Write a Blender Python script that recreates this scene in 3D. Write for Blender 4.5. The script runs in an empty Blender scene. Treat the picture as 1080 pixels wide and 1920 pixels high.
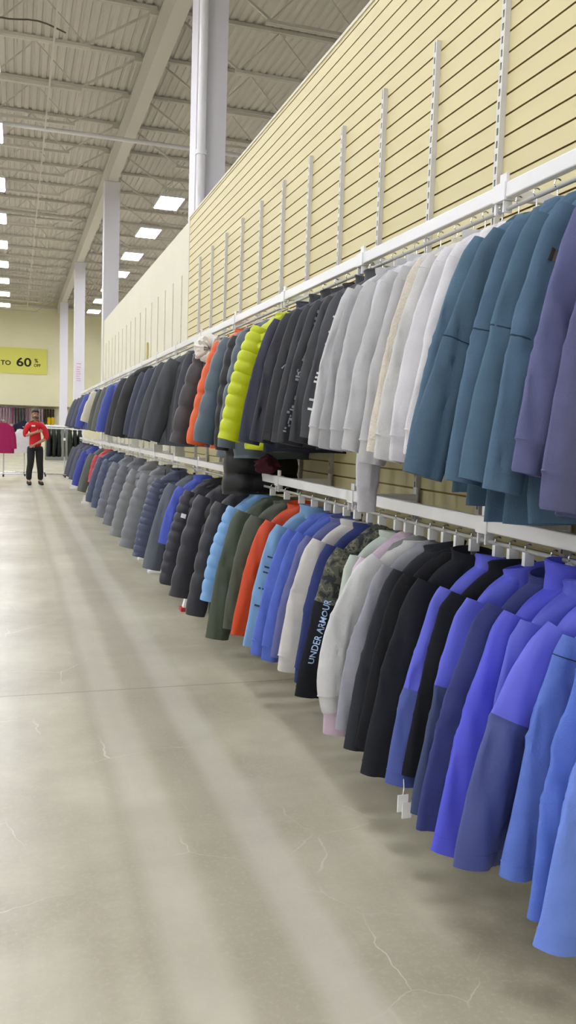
import bpy, bmesh, math, random
from math import sin, cos, pi, radians, sqrt, atan2
from mathutils import Vector, Matrix, noise

random.seed(7)
SC = bpy.context.scene
COL = SC.collection

# ------------------------------------------------------------------ camera, world, exposure
CAM_H = 1.39
YAW, PITCH, ROLL, FPX = radians(17.88), radians(5.272), radians(1.919), 1593.65
fwd = Vector((sin(YAW)*cos(PITCH), cos(YAW)*cos(PITCH), -sin(PITCH)))
r0 = Vector((cos(YAW), -sin(YAW), 0)); u0 = r0.cross(fwd)
rgt = r0*cos(ROLL) + u0*sin(ROLL); upv = rgt.cross(fwd)
cd = bpy.data.cameras.new('camera'); cam = bpy.data.objects.new('camera', cd); COL.objects.link(cam)
cam.matrix_world = Matrix(((rgt.x, upv.x, -fwd.x, 0), (rgt.y, upv.y, -fwd.y, 0), (rgt.z, upv.z, -fwd.z, CAM_H), (0, 0, 0, 1)))
cd.sensor_fit = 'VERTICAL'; cd.sensor_height = 36; cd.sensor_width = 36
cd.lens = FPX/1920*36; cd.clip_start = .05; cd.clip_end = 200
SC.camera = cam
wd = bpy.data.worlds.new('world'); SC.world = wd; wd.use_nodes = True
wd.node_tree.nodes['Background'].inputs[0].default_value = (.9, .93, 1, 1)
wd.node_tree.nodes['Background'].inputs[1].default_value = .3
SC.view_settings.view_transform = 'Standard'; SC.view_settings.look = 'None'
SC.view_settings.exposure = 0.50; SC.view_settings.gamma = 1; SC.view_settings.use_curve_mapping = False
LAMP = 24.0            # radiance of the ceiling panels
SC.cycles.max_bounces = 8; SC.cycles.diffuse_bounces = 3; SC.cycles.glossy_bounces = 3
SC.cycles.sample_clamp_indirect = 40
SC.cycles.use_denoising = True

# ------------------------------------------------------------------ materials
def lin(h):
    h = h.lstrip('#'); o = []
    for i in (0, 2, 4):
        c = int(h[i:i+2], 16)/255
        o.append(c/12.92 if c <= .04045 else ((c+.055)/1.055)**2.4)
    return (*o, 1)
MATS = {}
def mat(name, col, rough=.6, metal=0, bump=0, bscale=80, var=.0, vscale=6, sheen=0, spec=.5, trans=0, emit=0):
    if name in MATS: return MATS[name]
    m = bpy.data.materials.new(name); m.use_nodes = True; MATS[name] = m
    nt = m.node_tree; N = nt.nodes; b = N['Principled BSDF']
    c = lin(col) if isinstance(col, str) else col
    b.inputs['Base Color'].default_value = c
    b.inputs['Roughness'].default_value = rough; b.inputs['Metallic'].default_value = metal
    b.inputs['Specular IOR Level'].default_value = spec
    if sheen:
        b.inputs['Sheen Weight'].default_value = sheen; b.inputs['Sheen Roughness'].default_value = .5
        b.inputs['Sheen Tint'].default_value = c
    if trans: b.inputs['Transmission Weight'].default_value = trans
    if emit:
        b.inputs['Emission Color'].default_value = c; b.inputs['Emission Strength'].default_value = emit
    tc = N.new('ShaderNodeTexCoord')
    if var:
        n = N.new('ShaderNodeTexNoise'); n.inputs['Scale'].default_value = vscale; n.inputs['Detail'].default_value = 4
        nt.links.new(tc.outputs['Object'], n.inputs['Vector'])
        r = N.new('ShaderNodeValToRGB'); r.color_ramp.elements[0].position = .3; r.color_ramp.elements[1].position = .7
        r.color_ramp.elements[0].color = tuple(x*(1-var) for x in c[:3])+(1,)
        r.color_ramp.elements[1].color = tuple(min(1, x*(1+var)) for x in c[:3])+(1,)
        nt.links.new(n.outputs['Fac'], r.inputs['Fac']); nt.links.new(r.outputs['Color'], b.inputs['Base Color'])
    if bump:
        n2 = N.new('ShaderNodeTexNoise'); n2.inputs['Scale'].default_value = bscale; n2.inputs['Detail'].default_value = 3
        nt.links.new(tc.outputs['Object'], n2.inputs['Vector'])
        bp = N.new('ShaderNodeBump'); bp.inputs['Strength'].default_value = bump; bp.inputs['Distance'].default_value = .004
        nt.links.new(n2.outputs['Fac'], bp.inputs['Height']); nt.links.new(bp.outputs['Normal'], b.inputs['Normal'])
    return m

def floor_material():
    m = bpy.data.materials.new('polished_concrete'); m.use_nodes = True
    nt = m.node_tree; N = nt.nodes; L = nt.links; b = N['Principled BSDF']
    tc = N.new('ShaderNodeTexCoord'); sep = N.new('ShaderNodeSeparateXYZ'); L.new(tc.outputs['Object'], sep.inputs[0])
    def mth(op, a, bb=None, clamp=False):
        n = N.new('ShaderNodeMath'); n.operation = op; n.use_clamp = clamp
        for i, v in enumerate((a, bb)):
            if v is None: continue
            if isinstance(v, (int, float)): n.inputs[i].default_value = v
            else: L.new(v, n.inputs[i])
        return n.outputs[0]
    def noi(scale, det=5, rough=.6, vec=None, st=None):
        n = N.new('ShaderNodeTexNoise'); n.inputs['Scale'].default_value = scale; n.inputs['Detail'].default_value = det
        n.inputs['Roughness'].default_value = rough
        if st:
            mp = N.new('ShaderNodeMapping'); mp.inputs['Scale'].default_value = st; L.new(tc.outputs['Object'], mp.inputs[0]); L.new(mp.outputs[0], n.inputs['Vector'])
        else: L.new(tc.outputs['Object'], n.inputs['Vector'])
        return n.outputs['Fac']
    def band(x, c, w, soft):   # 1 inside |x-c|<w
        d = mth('ABSOLUTE', mth('SUBTRACT', x, c))
        return mth('SUBTRACT', 1, mth('DIVIDE', mth('SUBTRACT', d, w), soft, True), True)
    def mix(fac, a, bcol):
        n = N.new('ShaderNodeMix'); n.data_type = 'RGBA'
        if isinstance(fac, (int, float)): n.inputs[0].default_value = fac
        else: L.new(fac, n.inputs[0])
        for i, v in ((6, a), (7, bcol)):
            if isinstance(v, tuple): n.inputs[i].default_value = v
            else: L.new(v, n.inputs[i])
        return n.outputs[2]
    X, Y = sep.outputs[0], sep.outputs[1]
    big = noi(.9, 6, .65)
    ramp = N.new('ShaderNodeValToRGB'); ramp.color_ramp.elements[0].position = .35; ramp.color_ramp.elements[1].position = .68
    ramp.color_ramp.elements[0].color = lin('#a39d86'); ramp.color_ramp.elements[1].color = lin('#cecab2')
    L.new(big, ramp.inputs[0]); c = ramp.outputs[0]
    streak = noi(1.0, 4, .5, st=(5, .35, 1))
    c = mix(mth('MULTIPLY', mth('SUBTRACT', streak, .42, True), 1.6, True), c, lin('#a19983'))
    warp = mth('MULTIPLY', mth('SUBTRACT', noi(.7, 3), .5), .08)
    Xw = mth('ADD', X, warp)
    c = mix(mth('MULTIPLY', band(Xw, .37, .012, .05), .45), c, lin('#a29a88'))      # wear lanes along the aisle
    c = mix(mth('MULTIPLY', band(Xw, .46, .05, .06), .35), c, lin('#dcd7c8'))
    c = mix(mth('MULTIPLY', band(Xw, .67, .08, .05), .45), c, lin('#a8a08d'))
    c = mix(mth('MULTIPLY', band(Xw, .80, .05, .05), .32), c, lin('#e0dccd'))
    for y in (4.48, 10.21):
        c = mix(mth('MULTIPLY', band(Y, y, .004, .006), .55), c, lin('#6f695b'))
    c = mix(mth('MULTIPLY', band(Y, 7.35, .004, .012), .35), c, lin('#d2cdbd'))
    c = mix(mth('MULTIPLY', band(Y, 2.95, .05, .12), .25), c, lin('#a8a08d'))
    # cracks
    vo = N.new('ShaderNodeTexVoronoi'); vo.feature = 'DISTANCE_TO_EDGE'; vo.inputs['Scale'].default_value = 1.9
    wv = N.new('ShaderNodeTexNoise'); wv.inputs['Scale'].default_value = 3.0; wv.inputs['Detail'].default_value = 5
    L.new(tc.outputs['Object'], wv.inputs['Vector'])
    ad = N.new('ShaderNodeVectorMath'); ad.operation = 'MULTIPLY_ADD'; L.new(wv.outputs['Color'], ad.inputs[0])
    ad.inputs[1].default_value = (.22, .22, .0); L.new(tc.outputs['Object'], ad.inputs[2]); L.new(ad.outputs[0], vo.inputs['Vector'])
    crack = mth('SUBTRACT', 1, mth('DIVIDE', vo.outputs['Distance'], .006, True), True)
    gate = mth('MULTIPLY', mth('SUBTRACT', noi(1.6, 3), .50, True), 7, True)
    c = mix(mth('MULTIPLY', mth('MULTIPLY', crack, gate), .6), c, lin('#eeeade'))
    fine = noi(60, 4, .7)
    c = mix(mth('MULTIPLY', mth('SUBTRACT', fine, .5, True), 1.6, True), c, lin('#c9c4b6'))
    L.new(c, b.inputs['Base Color'])
    rr = mth('ADD', mth('MULTIPLY', noi(3.0, 5), .16), .24); L.new(rr, b.inputs['Roughness'])
    b.inputs['Specular IOR Level'].default_value = .5
    bp = N.new('ShaderNodeBump'); bp.inputs['Strength'].default_value = .12; bp.inputs['Distance'].default_value = .004
    L.new(noi(14, 4), bp.inputs['Height']); L.new(bp.outputs['Normal'], b.inputs['Normal'])
    return m

# ------------------------------------------------------------------ mesh helpers
class MB:
    def __init__(s): s.v = []; s.f = []; s.m = []
    def ring_faces(s, a, b, n, m=0, flip=False):
        for i in range(n):
            j = (i+1) % n
            q = (a+i, a+j, b+j, b+i)
            s.f.append(q[::-1] if flip else q); s.m.append(m)
    def loft(s, rings, cap0=True, cap1=True, mats=None):
        n = len(rings[0]); st = []
        for r in rings: st.append(len(s.v)); s.v.extend(r)
        for k in range(len(rings)-1): s.ring_faces(st[k], st[k+1], n, mats[k] if mats else 0)
        if cap0: s.f.append(tuple(st[0]+i for i in range(n))[::-1]); s.m.append(mats[0] if mats else 0)
        if cap1: s.f.append(tuple(st[-1]+i for i in range(n))); s.m.append(mats[-1] if mats else 0)
    def box(s, x0, x1, y0, y1, z0, z1, m=0):
        a = len(s.v)
        s.v += [(x0,y0,z0),(x1,y0,z0),(x1,y1,z0),(x0,y1,z0),(x0,y0,z1),(x1,y0,z1),(x1,y1,z1),(x0,y1,z1)]
        for q in ((0,3,2,1),(4,5,6,7),(0,1,5,4),(1,2,6,5),(2,3,7,6),(3,0,4,7)): s.f.append(tuple(a+i for i in q)); s.m.append(m)
    def bar(s, p, q, w, h=None, up=(0,0,1)):
        h = h or w; p, q = Vector(p), Vector(q); d = (q-p).normalized(); u = Vector(up)
        if abs(d.dot(u)) > .98: u = Vector((1,0,0))
        a = d.cross(u).normalized()*w/2; b = a.cross(d).normalized()*h/2
        s.loft([[tuple(c+a+b), tuple(c-a+b), tuple(c-a-b), tuple(c+a-b)] for c in (p, q)])
    def tube(s, pts, r, n=10, closed=False):
        pts = [Vector(p) for p in pts]; rings = []
        for i, p in enumerate(pts):
            d = (pts[min(i+1, len(pts)-1)]-pts[max(i-1, 0)]).normalized()
            u = Vector((0,0,1)) if abs(d.z) < .95 else Vector((1,0,0))
            a = d.cross(u).normalized(); b = a.cross(d).normalized()
            rad = r[i] if isinstance(r, (list, tuple)) else r
            rings.append([tuple(p+a*cos(2*pi*k/n)*rad+b*sin(2*pi*k/n)*rad) for k in range(n)])
        s.loft(rings)
    def mesh(s, name, mats, smooth=False):
        me = bpy.data.meshes.new(name); me.from_pydata([tuple(v) for v in s.v], [], s.f)
        for m in mats: me.materials.append(m)
        if len(mats) > 1: me.polygons.foreach_set('material_index', s.m)
        if smooth: me.polygons.foreach_set('use_smooth', [True]*len(me.polygons))
        bm = bmesh.new(); bm.from_mesh(me); bmesh.ops.recalc_face_normals(bm, faces=bm.faces)
        if smooth:
            for e in bm.edges:
                if len(e.link_faces) == 2 and e.calc_face_angle(0) > .95: e.smooth = False
        bm.to_mesh(me); bm.free()
        me.update(); return me
    def build(s, name, mats, parent=None, smooth=False, bevel=0):
        if not isinstance(mats, (list, tuple)): mats = [mats]
        o = bpy.data.objects.new(name, s.mesh(name, mats, smooth)); COL.objects.link(o)
        if parent is not None: o.parent = parent
        if bevel:
            b = o.modifiers.new('bevel', 'BEVEL'); b.width = bevel; b.segments = 2; b.limit_method = 'ANGLE'
        return o
def tag(o, label, cat, group=None):
    o['label'] = label; o['category'] = cat
    if group: o['group'] = group
    return o
def empty(name, loc, rz=0, label=None, cat=None, group=None):
    o = bpy.data.objects.new(name, None); COL.objects.link(o); o.location = loc; o.rotation_euler = (0, 0, rz)
    o.empty_display_size = .05
    if label: tag(o, label, cat, group)
    return o
def struct(o): o['kind'] = 'structure'; return o
def text_mesh(body, size=1.0, bold=0.0):
    cu = bpy.data.curves.new('lettering', 'FONT'); cu.body = body; cu.size = size; cu.offset = bold; cu.resolution_u = 3
    ob = bpy.data.objects.new('lettering_source', cu); COL.objects.link(ob)
    bpy.context.view_layer.update()
    me = bpy.data.meshes.new_from_object(ob.evaluated_get(bpy.context.evaluated_depsgraph_get()))
    bpy.data.objects.remove(ob); bpy.data.curves.remove(cu)
    return me
ORD = ['first','second','third','fourth','fifth','sixth','seventh','eighth','ninth','tenth','eleventh','twelfth','thirteenth','fourteenth','fifteenth','sixteenth','seventeenth','eighteenth','nineteenth','twentieth']

# ------------------------------------------------------------------ the building
ROOM = dict(x0=-24, x1=14, y0=-24, y1=50)
DECK, BEAM_B, BEAM_T = 8.2, 7.55, 8.05
M_floor = floor_material()
M_yellow = mat('pale_yellow_paint', '#f2ecc4', .75, var=.03, vscale=.8)
M_slat = mat('yellow_slatwall_laminate', '#d8cd9b', .5, var=.02, vscale=2)
M_groove = mat('brown_fibreboard_groove', '#9a8450', .8)
M_white = mat('white_wall_paint', '#dcdbd8', .8)
M_cream = mat('cream_wall_panel', '#dedac2', .6, var=.02, vscale=1.5)
M_deck = mat('painted_steel_deck', '#d6d0c8', .6)
M_steel = mat('painted_roof_steel', '#d6d0c6', .55)
M_colp = mat('pale_grey_column_paint', '#e4e2e8', .45)
M_pipe = mat('white_pipe_paint', '#ecebee', .35)
M_rail = mat('white_powder_coat', '#e6e6e6', .3)
M_upr = mat('light_grey_standard', '#d6d4d0', .35)
M_chrome = mat('chrome', '#d5d5d8', .2, 1)

b = MB(); b.box(ROOM['x0'], ROOM['x1'], ROOM['y0'], ROOM['y1'], -.1, 0); struct(b.build('floor', M_floor))
def wall(name, m, x0, x1, y0, y1, z0, z1): b = MB(); b.box(x0, x1, y0, y1, z0, z1); return struct(b.build(name, m))
wall('wall_back', M_yellow, ROOM['x0'], ROOM['x1'], ROOM['y1'], ROOM['y1']+.2, 0, DECK+.2)
wall('wall_front', M_white, ROOM['x0'], ROOM['x1'], ROOM['y0']-.2, ROOM['y0'], 0, DECK+.2)
wall('wall_left', M_white, ROOM['x0']-.2, ROOM['x0'], ROOM['y0'], ROOM['y1'], 0, DECK+.2)
wall('wall_east', M_white, ROOM['x1'], ROOM['x1']+.2, ROOM['y0'], ROOM['y1'], 0, DECK+.2)
# corrugated deck: flutes run along the aisle
b = MB(); prof = []; x = ROOM['x0']; P = .152
while x < ROOM['x1']:
    prof += [(x, DECK), (x+P*.50, DECK), (x+P*.62, DECK+.03), (x+P*.88, DECK+.03)]; x += P
a0 = len(b.v)
for (x, z) in prof: b.v.append((x, ROOM['y0'], z)); b.v.append((x, ROOM['y1'], z))
for i in range(len(prof)-1): b.f.append((a0+2*i, a0+2*i+1, a0+2*i+3, a0+2*i+2)); b.m.append(0)
struct(b.build('ceiling', M_deck))
b = MB(); b.box(ROOM['x0']-.2, ROOM['x1']+.2, ROOM['y0']-.2, ROOM['y1']+.2, DECK+.1, DECK+.2); struct(b.build('roof_slab', M_deck))
# trim where the far wall meets the deck
b = MB(); b.box(ROOM['x0'], ROOM['x1'], ROOM['y1']-.1, ROOM['y1'], 7.86, 7.98); struct(b.build('trim_1', M_steel))

# girder over the column line, and its neighbour to the left
for bx in (2.3, -9.7, -21.7):
    b = MB(); b.box(bx-.12, bx+.12, ROOM['y0'], ROOM['y1'], BEAM_B, BEAM_B+.03); b.box(bx-.11, bx+.11, ROOM['y0'], ROOM['y1'], BEAM_B+.03, BEAM_T-.03)
    b.box(bx-.12, bx+.12, ROOM['y0'], ROOM['y1'], BEAM_T-.03, BEAM_T); struct(b.build('roof_beam', M_steel))
# open web joists across the bays
def joist(y, xa, xb):
    r = struct(empty('roof_joist', ((xa+xb)/2, y, 8.05)))
    def B(fn, nm):
        m = MB(); fn(m); o = m.build(nm, M_steel, r); o.matrix_parent_inverse = Matrix.Translation((-(xa+xb)/2, -y, -8.05)); o['kind'] = 'structure'; return o
    def top(m):
        m.box(xa, xb, y-.05, y-.006, 8.13, 8.19); m.box(xa, xb, y+.006, y+.05, 8.13, 8.19)
        m.box(xa-.1, xa+.12, y-.05, y+.05, 8.05, 8.13); m.box(xb-.12, xb+.1, y-.05, y+.05, 8.05, 8.13)
    B(top, 'top_chord')
    e = 1.05
    def bot(m): m.box(xa+e, xb-e, y-.045, y-.006, 7.38, 7.43); m.box(xa+e, xb-e, y+.006, y+.045, 7.38, 7.43)
    B(bot, 'bottom_chord')
    def web(m):
        m.bar((xa+.08, y, 8.1), (xa+e+.1, y, 7.41), .035); m.bar((xb-.08, y, 8.1), (xb-e-.1, y, 7.41), .035)
        n = max(2, round((xb-xa-2*e)/1.6)); st = (xb-xa-2*e)/n
        for i in range(n):
            x0 = xa+e+i*st
            m.bar((x0+.04, y, 7.41), (x0+st/2, y, 8.14), .018); m.bar((x0+st/2, y, 8.14), (x0+st-.04, y, 7.41), .018)
    B(web, 'web_rod')
for k in range(-20, 19):
    y = 14.5+1.86*k
    joist(y, -9.55, 2.16)
    if k >= -4: joist(y, 2.44, 13.6)
    joist(y, -21.55, -9.85)
# bridging lines between joists
for x in (-4.0, .55, 6.2):
    b = MB(); b.box(x-.015, x+.015, 2, 48, 7.35, 7.38); struct(b.build('joist_bridging', M_steel))
# pipes crossing under the girder
b = MB(); b.tube([(-15, 18.55, 7.36), (13.5, 18.55, 7.36)], .045, 12); tag(b.build('sprinkler_pipe', M_pipe, smooth=True), 'white sprinkler main crossing under the roof beam just in front of the second column', 'pipe')
b = MB(); b.tube([(-15, 26.8, 7.45), (1.6, 26.8, 7.45)], .04, 10); tag(b.build('sprinkler_pipe', M_steel, smooth=True), 'beige sprinkler branch pipe stopping beside the roof beam beyond the second column', 'pipe')
b = MB(); pts = [(-1.1+i*.14, 14.2, 7.5+.1*sin(i*.55)*cos(i*.21)) for i in range(14)]; b.tube(pts, .012, 6)
tag(b.build('loose_cable', mat('dark_cable', '#5a544c', .6), smooth=True), 'loose dark cable looping along the nearest open web roof joist', 'cable')
# columns
for i, (cy, nm) in enumerate(((10.95, 'nearest steel column, rising behind the slat wall with a white pipe on it'), (22.55, 'second steel column, standing behind the cream end of the wall'),
                   (33.75, 'third steel column, with a white paper sheet taped on it'), (44.8, 'farthest steel column, slim, in front of the far yellow wall'))):
    r = empty('steel_column', (2.3, cy, 0), 0, nm, 'column')
    b = MB(); H = BEAM_B
    b.box(-.19, .19, -.19, -.172, 0, H-.02); b.box(-.19, .19, .172, .19, 0, H-.02); b.box(-.008, .008, -.172, .172, 0, H-.02)
    b.box(-.19, -.178, -.172, .172, 0, H-.02)
    b.build('shaft', M_colp, r)
    b = MB(); b.box(-.2, .2, -.2, .2, H-.02, H); b.build('cap_plate', M_steel, r)
    b = MB(); b.box(-.2, .2, -.2, .2, 0, .025); b.build('base_plate', M_steel, r)
    if i == 0:
        p = empty('downpipe', (2.3-.135, cy-.27, 0), 0, 'white vertical pipe running up the left of the nearest column', 'pipe')
        b = MB(); b.tube([(0,0,0), (0,0,8.1)], .055, 16); b.build('pipe', M_pipe, p, True)
        b = MB(); b.tube([(0,0,4.77), (0,0,4.83)], .068, 16); b.build('coupling', M_pipe, p, True)
    if i == 2:
        s = empty('column_notice', (2.3-.02, cy-.2, 3.05), 0, 'white paper notice with pink lines taped on the third column', 'notice')
        b = MB(); b.box(-.1, .1, -.008, 0, 0, .8); b.build('sheet', mat('notice_paper', '#e6dfe6', .7), s)
        b = MB()
        for k in range(7): b.box(-.08, .08-.02*(k % 3), -.011, -.008, .06+k*.085, .09+k*.085)
        b.box(-.09, .09, -.011, -.008, .7, .73)
        b.build('printed_line', mat('notice_pink', '#d3a9bd', .7), s)

# ceiling panel lights
M_diff = mat('light_diffuser', '#f4f6ff', .5, emit=LAMP)
M_house = mat('light_housing', '#e9e9ea', .4)
bh = MB(); bh.box(-.31, .31, -.62, .62, .012, .07); me_h = bh.mesh('housing', [M_house])
bd = MB(); bd.box(-.29, .29, -.6, .6, 0, .012); me_d = bd.mesh('diffuser', [M_diff])
bw = MB()
for yy in (-.5, .5): bw.bar((0, yy, .07), (0, yy, .99), .006)
me_w = bw.mesh('suspension_wire', [M_chrome])
def lamp(x, y, label, group=None):
    r = empty('ceiling_light', (x, y, 7.2), 0, label, 'ceiling light', group)
    for n, me in (('housing', me_h), ('diffuser', me_d), ('suspension_wire', me_w)):
        o = bpy.data.objects.new(n, me); COL.objects.link(o); o.parent = r
for i, y in enumerate((22.56, 26.18, 29.9, 33.5, 37.3, 41.0)):
    lamp(3.76, y, ORD[i]+' lit ceiling panel in the row right of the columns, counted from the near end')
    lamp(-.57, y+.05, ORD[i]+' lit ceiling panel at the left edge of the photo, counted from the near end')
lamp(3.76, 44.8, 'farthest lit ceiling panel in the row right of the columns'); lamp(-.57, 44.8, 'farthest lit ceiling panel in the row at the left edge')
for x in (-22.2, -17.9, -13.6, -9.25, -4.9, -.57, 8.1):
    for y in [-22.2+3.72*k for k in range(19)]:
        if x == -.57 and y > 21: continue
        if x == 8.1 and y < 3: continue
        lamp(x, y, 'lit ceiling panel in the rows outside the picture', 'ceiling panels outside the picture')

# slat wall: boards with brown grooves, aisle side at x = 1.85
WX, WT = 1.85, 3.749
y0w, ycor, yend = -1.2, 9.667, 19.56
b = MB(); pitch = .0805; z = 2.434-29*pitch; zs = []
while z < WT-.01: zs.append(z); z += pitch
prof = [(WX, .05)]; pm = []
for z in zs:
    prof += [(WX, z-.004), (WX+.011, z-.004), (WX+.011, z+.004), (WX, z+.004)]
prof.append((WX, WT)); prof.append((WX+.02, WT))
for i, (x, z) in enumerate(prof): b.v.append((x, y0w, z)); b.v.append((x, ycor, z))
for i in range(len(prof)-1):
    g = 1 if (prof[i][0] > WX+.005 or prof[i+1][0] > WX+.005) and i < len(prof)-2 else 0
    b.f.append((2*i, 2*i+2, 2*i+3, 2*i+1)); b.m.append(g)
b.box(WX+.012, WX+.1, y0w, ycor, 0, WT-.001); b.m[-6:] = [0]*6
struct(b.build('wall_right', [M_slat, M_groove]))
b = MB(); b.box(WX-.004, WX+.11, ycor-.02, ycor+.04, 0, WT+.012); struct(b.build('trim_2', M_cream))
b = MB(); b.box(WX+.02, WX+.1, ycor+.04, yend, 0, WT-.0); struct(b.build('wall_right_rear', M_cream))
b = MB(); b.box(WX+.005, WX+.115, yend, yend+.05, 0, WT); struct(b.build('trim_3', M_cream))
b = MB(); b.box(WX-.006, WX+.11, y0w, ycor, WT, WT+.02); struct(b.build('trim_4', M_cream))
# slotted uprights on the wall
def upright_mesh(z0, z1, mt=None):
    b = MB(); b.box(-.022, 0, -.015, -.011, z0, z1); b.box(-.022, 0, .011, .015, z0, z1); b.box(-.006, -.002, -.011, .011, z0, z1)
    z = z0+.03; 
    b.box(-.024, -.020, -.015, -.006, z0, z1); b.box(-.024, -.020, .006, .015, z0, z1)
    while z < z1-.03: b.box(-.024, -.020, -.006, .006, z, z+.022); z += .05
    return b.mesh('slotted_upright', [mt or M_upr])
me_up = upright_mesh(.1, 3.2026)
me_uc = upright_mesh(.1, 3.2026, mat('cream_painted_standard', '#d8d4bf', .5))
n = 0
for k in range(-1, 28):
    y = 3.1075+.5881*k
    if y > yend-.2 or abs(y-ycor) < .1: continue
    o = bpy.data.objects.new('slotted_upright', me_up if y < ycor else me_uc); COL.objects.link(o)
    o.location = (WX if y < ycor else WX+.02, y, 0)
    if k < 0: lab, gr = 'white slotted upright on the slat wall right of the picture edge', 'uprights beyond the picture edge'
    elif y < ycor: lab, gr = ORD[k]+' white slotted upright on the yellow slat wall, counted from the near right', None
    else: lab, gr = 'faint white slotted upright on the cream end of the wall', 'uprights on the cream wall'
    if y > ycor: o.scale = (.35, 1, 1)
    tag(o, lab, 'wall upright', gr)

# ------------------------------------------------------------------ garment rails
RX = 1.5
UBAR, LBAR = 2.13, 1.055
SEC = 1.1762
def rail_section(y0, row, label, group=None):
    top = 2.2115 if row == 'u' else 1.1354
    bar = UBAR if row == 'u' else LBAR
    r = empty('garment_rail', (RX, y0, top), 0, label, 'clothes rail', group)
    b = MB(); b.box(-.014, .014, .004, SEC-.004, -.049, 0); b.build('rail_tube', M_rail, r, bevel=.004)
    b = MB(); b.tube([(0, -.002, bar-top), (0, SEC+.002, bar-top)], .0075, 10); b.build('hang_bar', mat('dull_grey_bar', '#a9a8a4', .45), r, True)
    b = MB(); b.box(-.02, .02, -.035, .035, -.056, .002); b.box(-.006, .006, -.02, .02, .002, .035); b.box(-.016, .016, -.028, -.02, bar-top-.012, -.056); b.box(-.016, .016, .02, .028, bar-top-.012, -.056)
    b.build('coupling', M_rail, r, bevel=.002)
    if y0 < yend:
        wx = WX-RX-.024 if y0 < ycor else WX+.02-RX-.024
        b = MB(); b.box(.014, wx, -.012, .012, -.045, -.012); b.box(wx-.012, wx, -.014, .014, -.11, .02)
        b.build('wall_bracket', M_rail, r, bevel=.002)
    return r
k = 0; y = 3.1075-1.05*.5881-SEC*3
for row, word in (('u', 'upper'), ('l', 'lower')):
    for j in range(20):
        y = 2.49-SEC*2+SEC*j
        if y > 21: break
        if j < 2: lab, gr = 'white section of the %s garment rail at the near right edge' % word, 'near %s rail sections' % word
        elif j < 8: lab, gr = 'white section of the %s garment rail, %s from the near connector' % (word, ORD[j-2]), None
        else: lab, gr = 'far section of the %s garment rail along the heavy coats' % word, 'far %s rail sections' % word
        rail_section(y, row, lab, gr)

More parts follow.
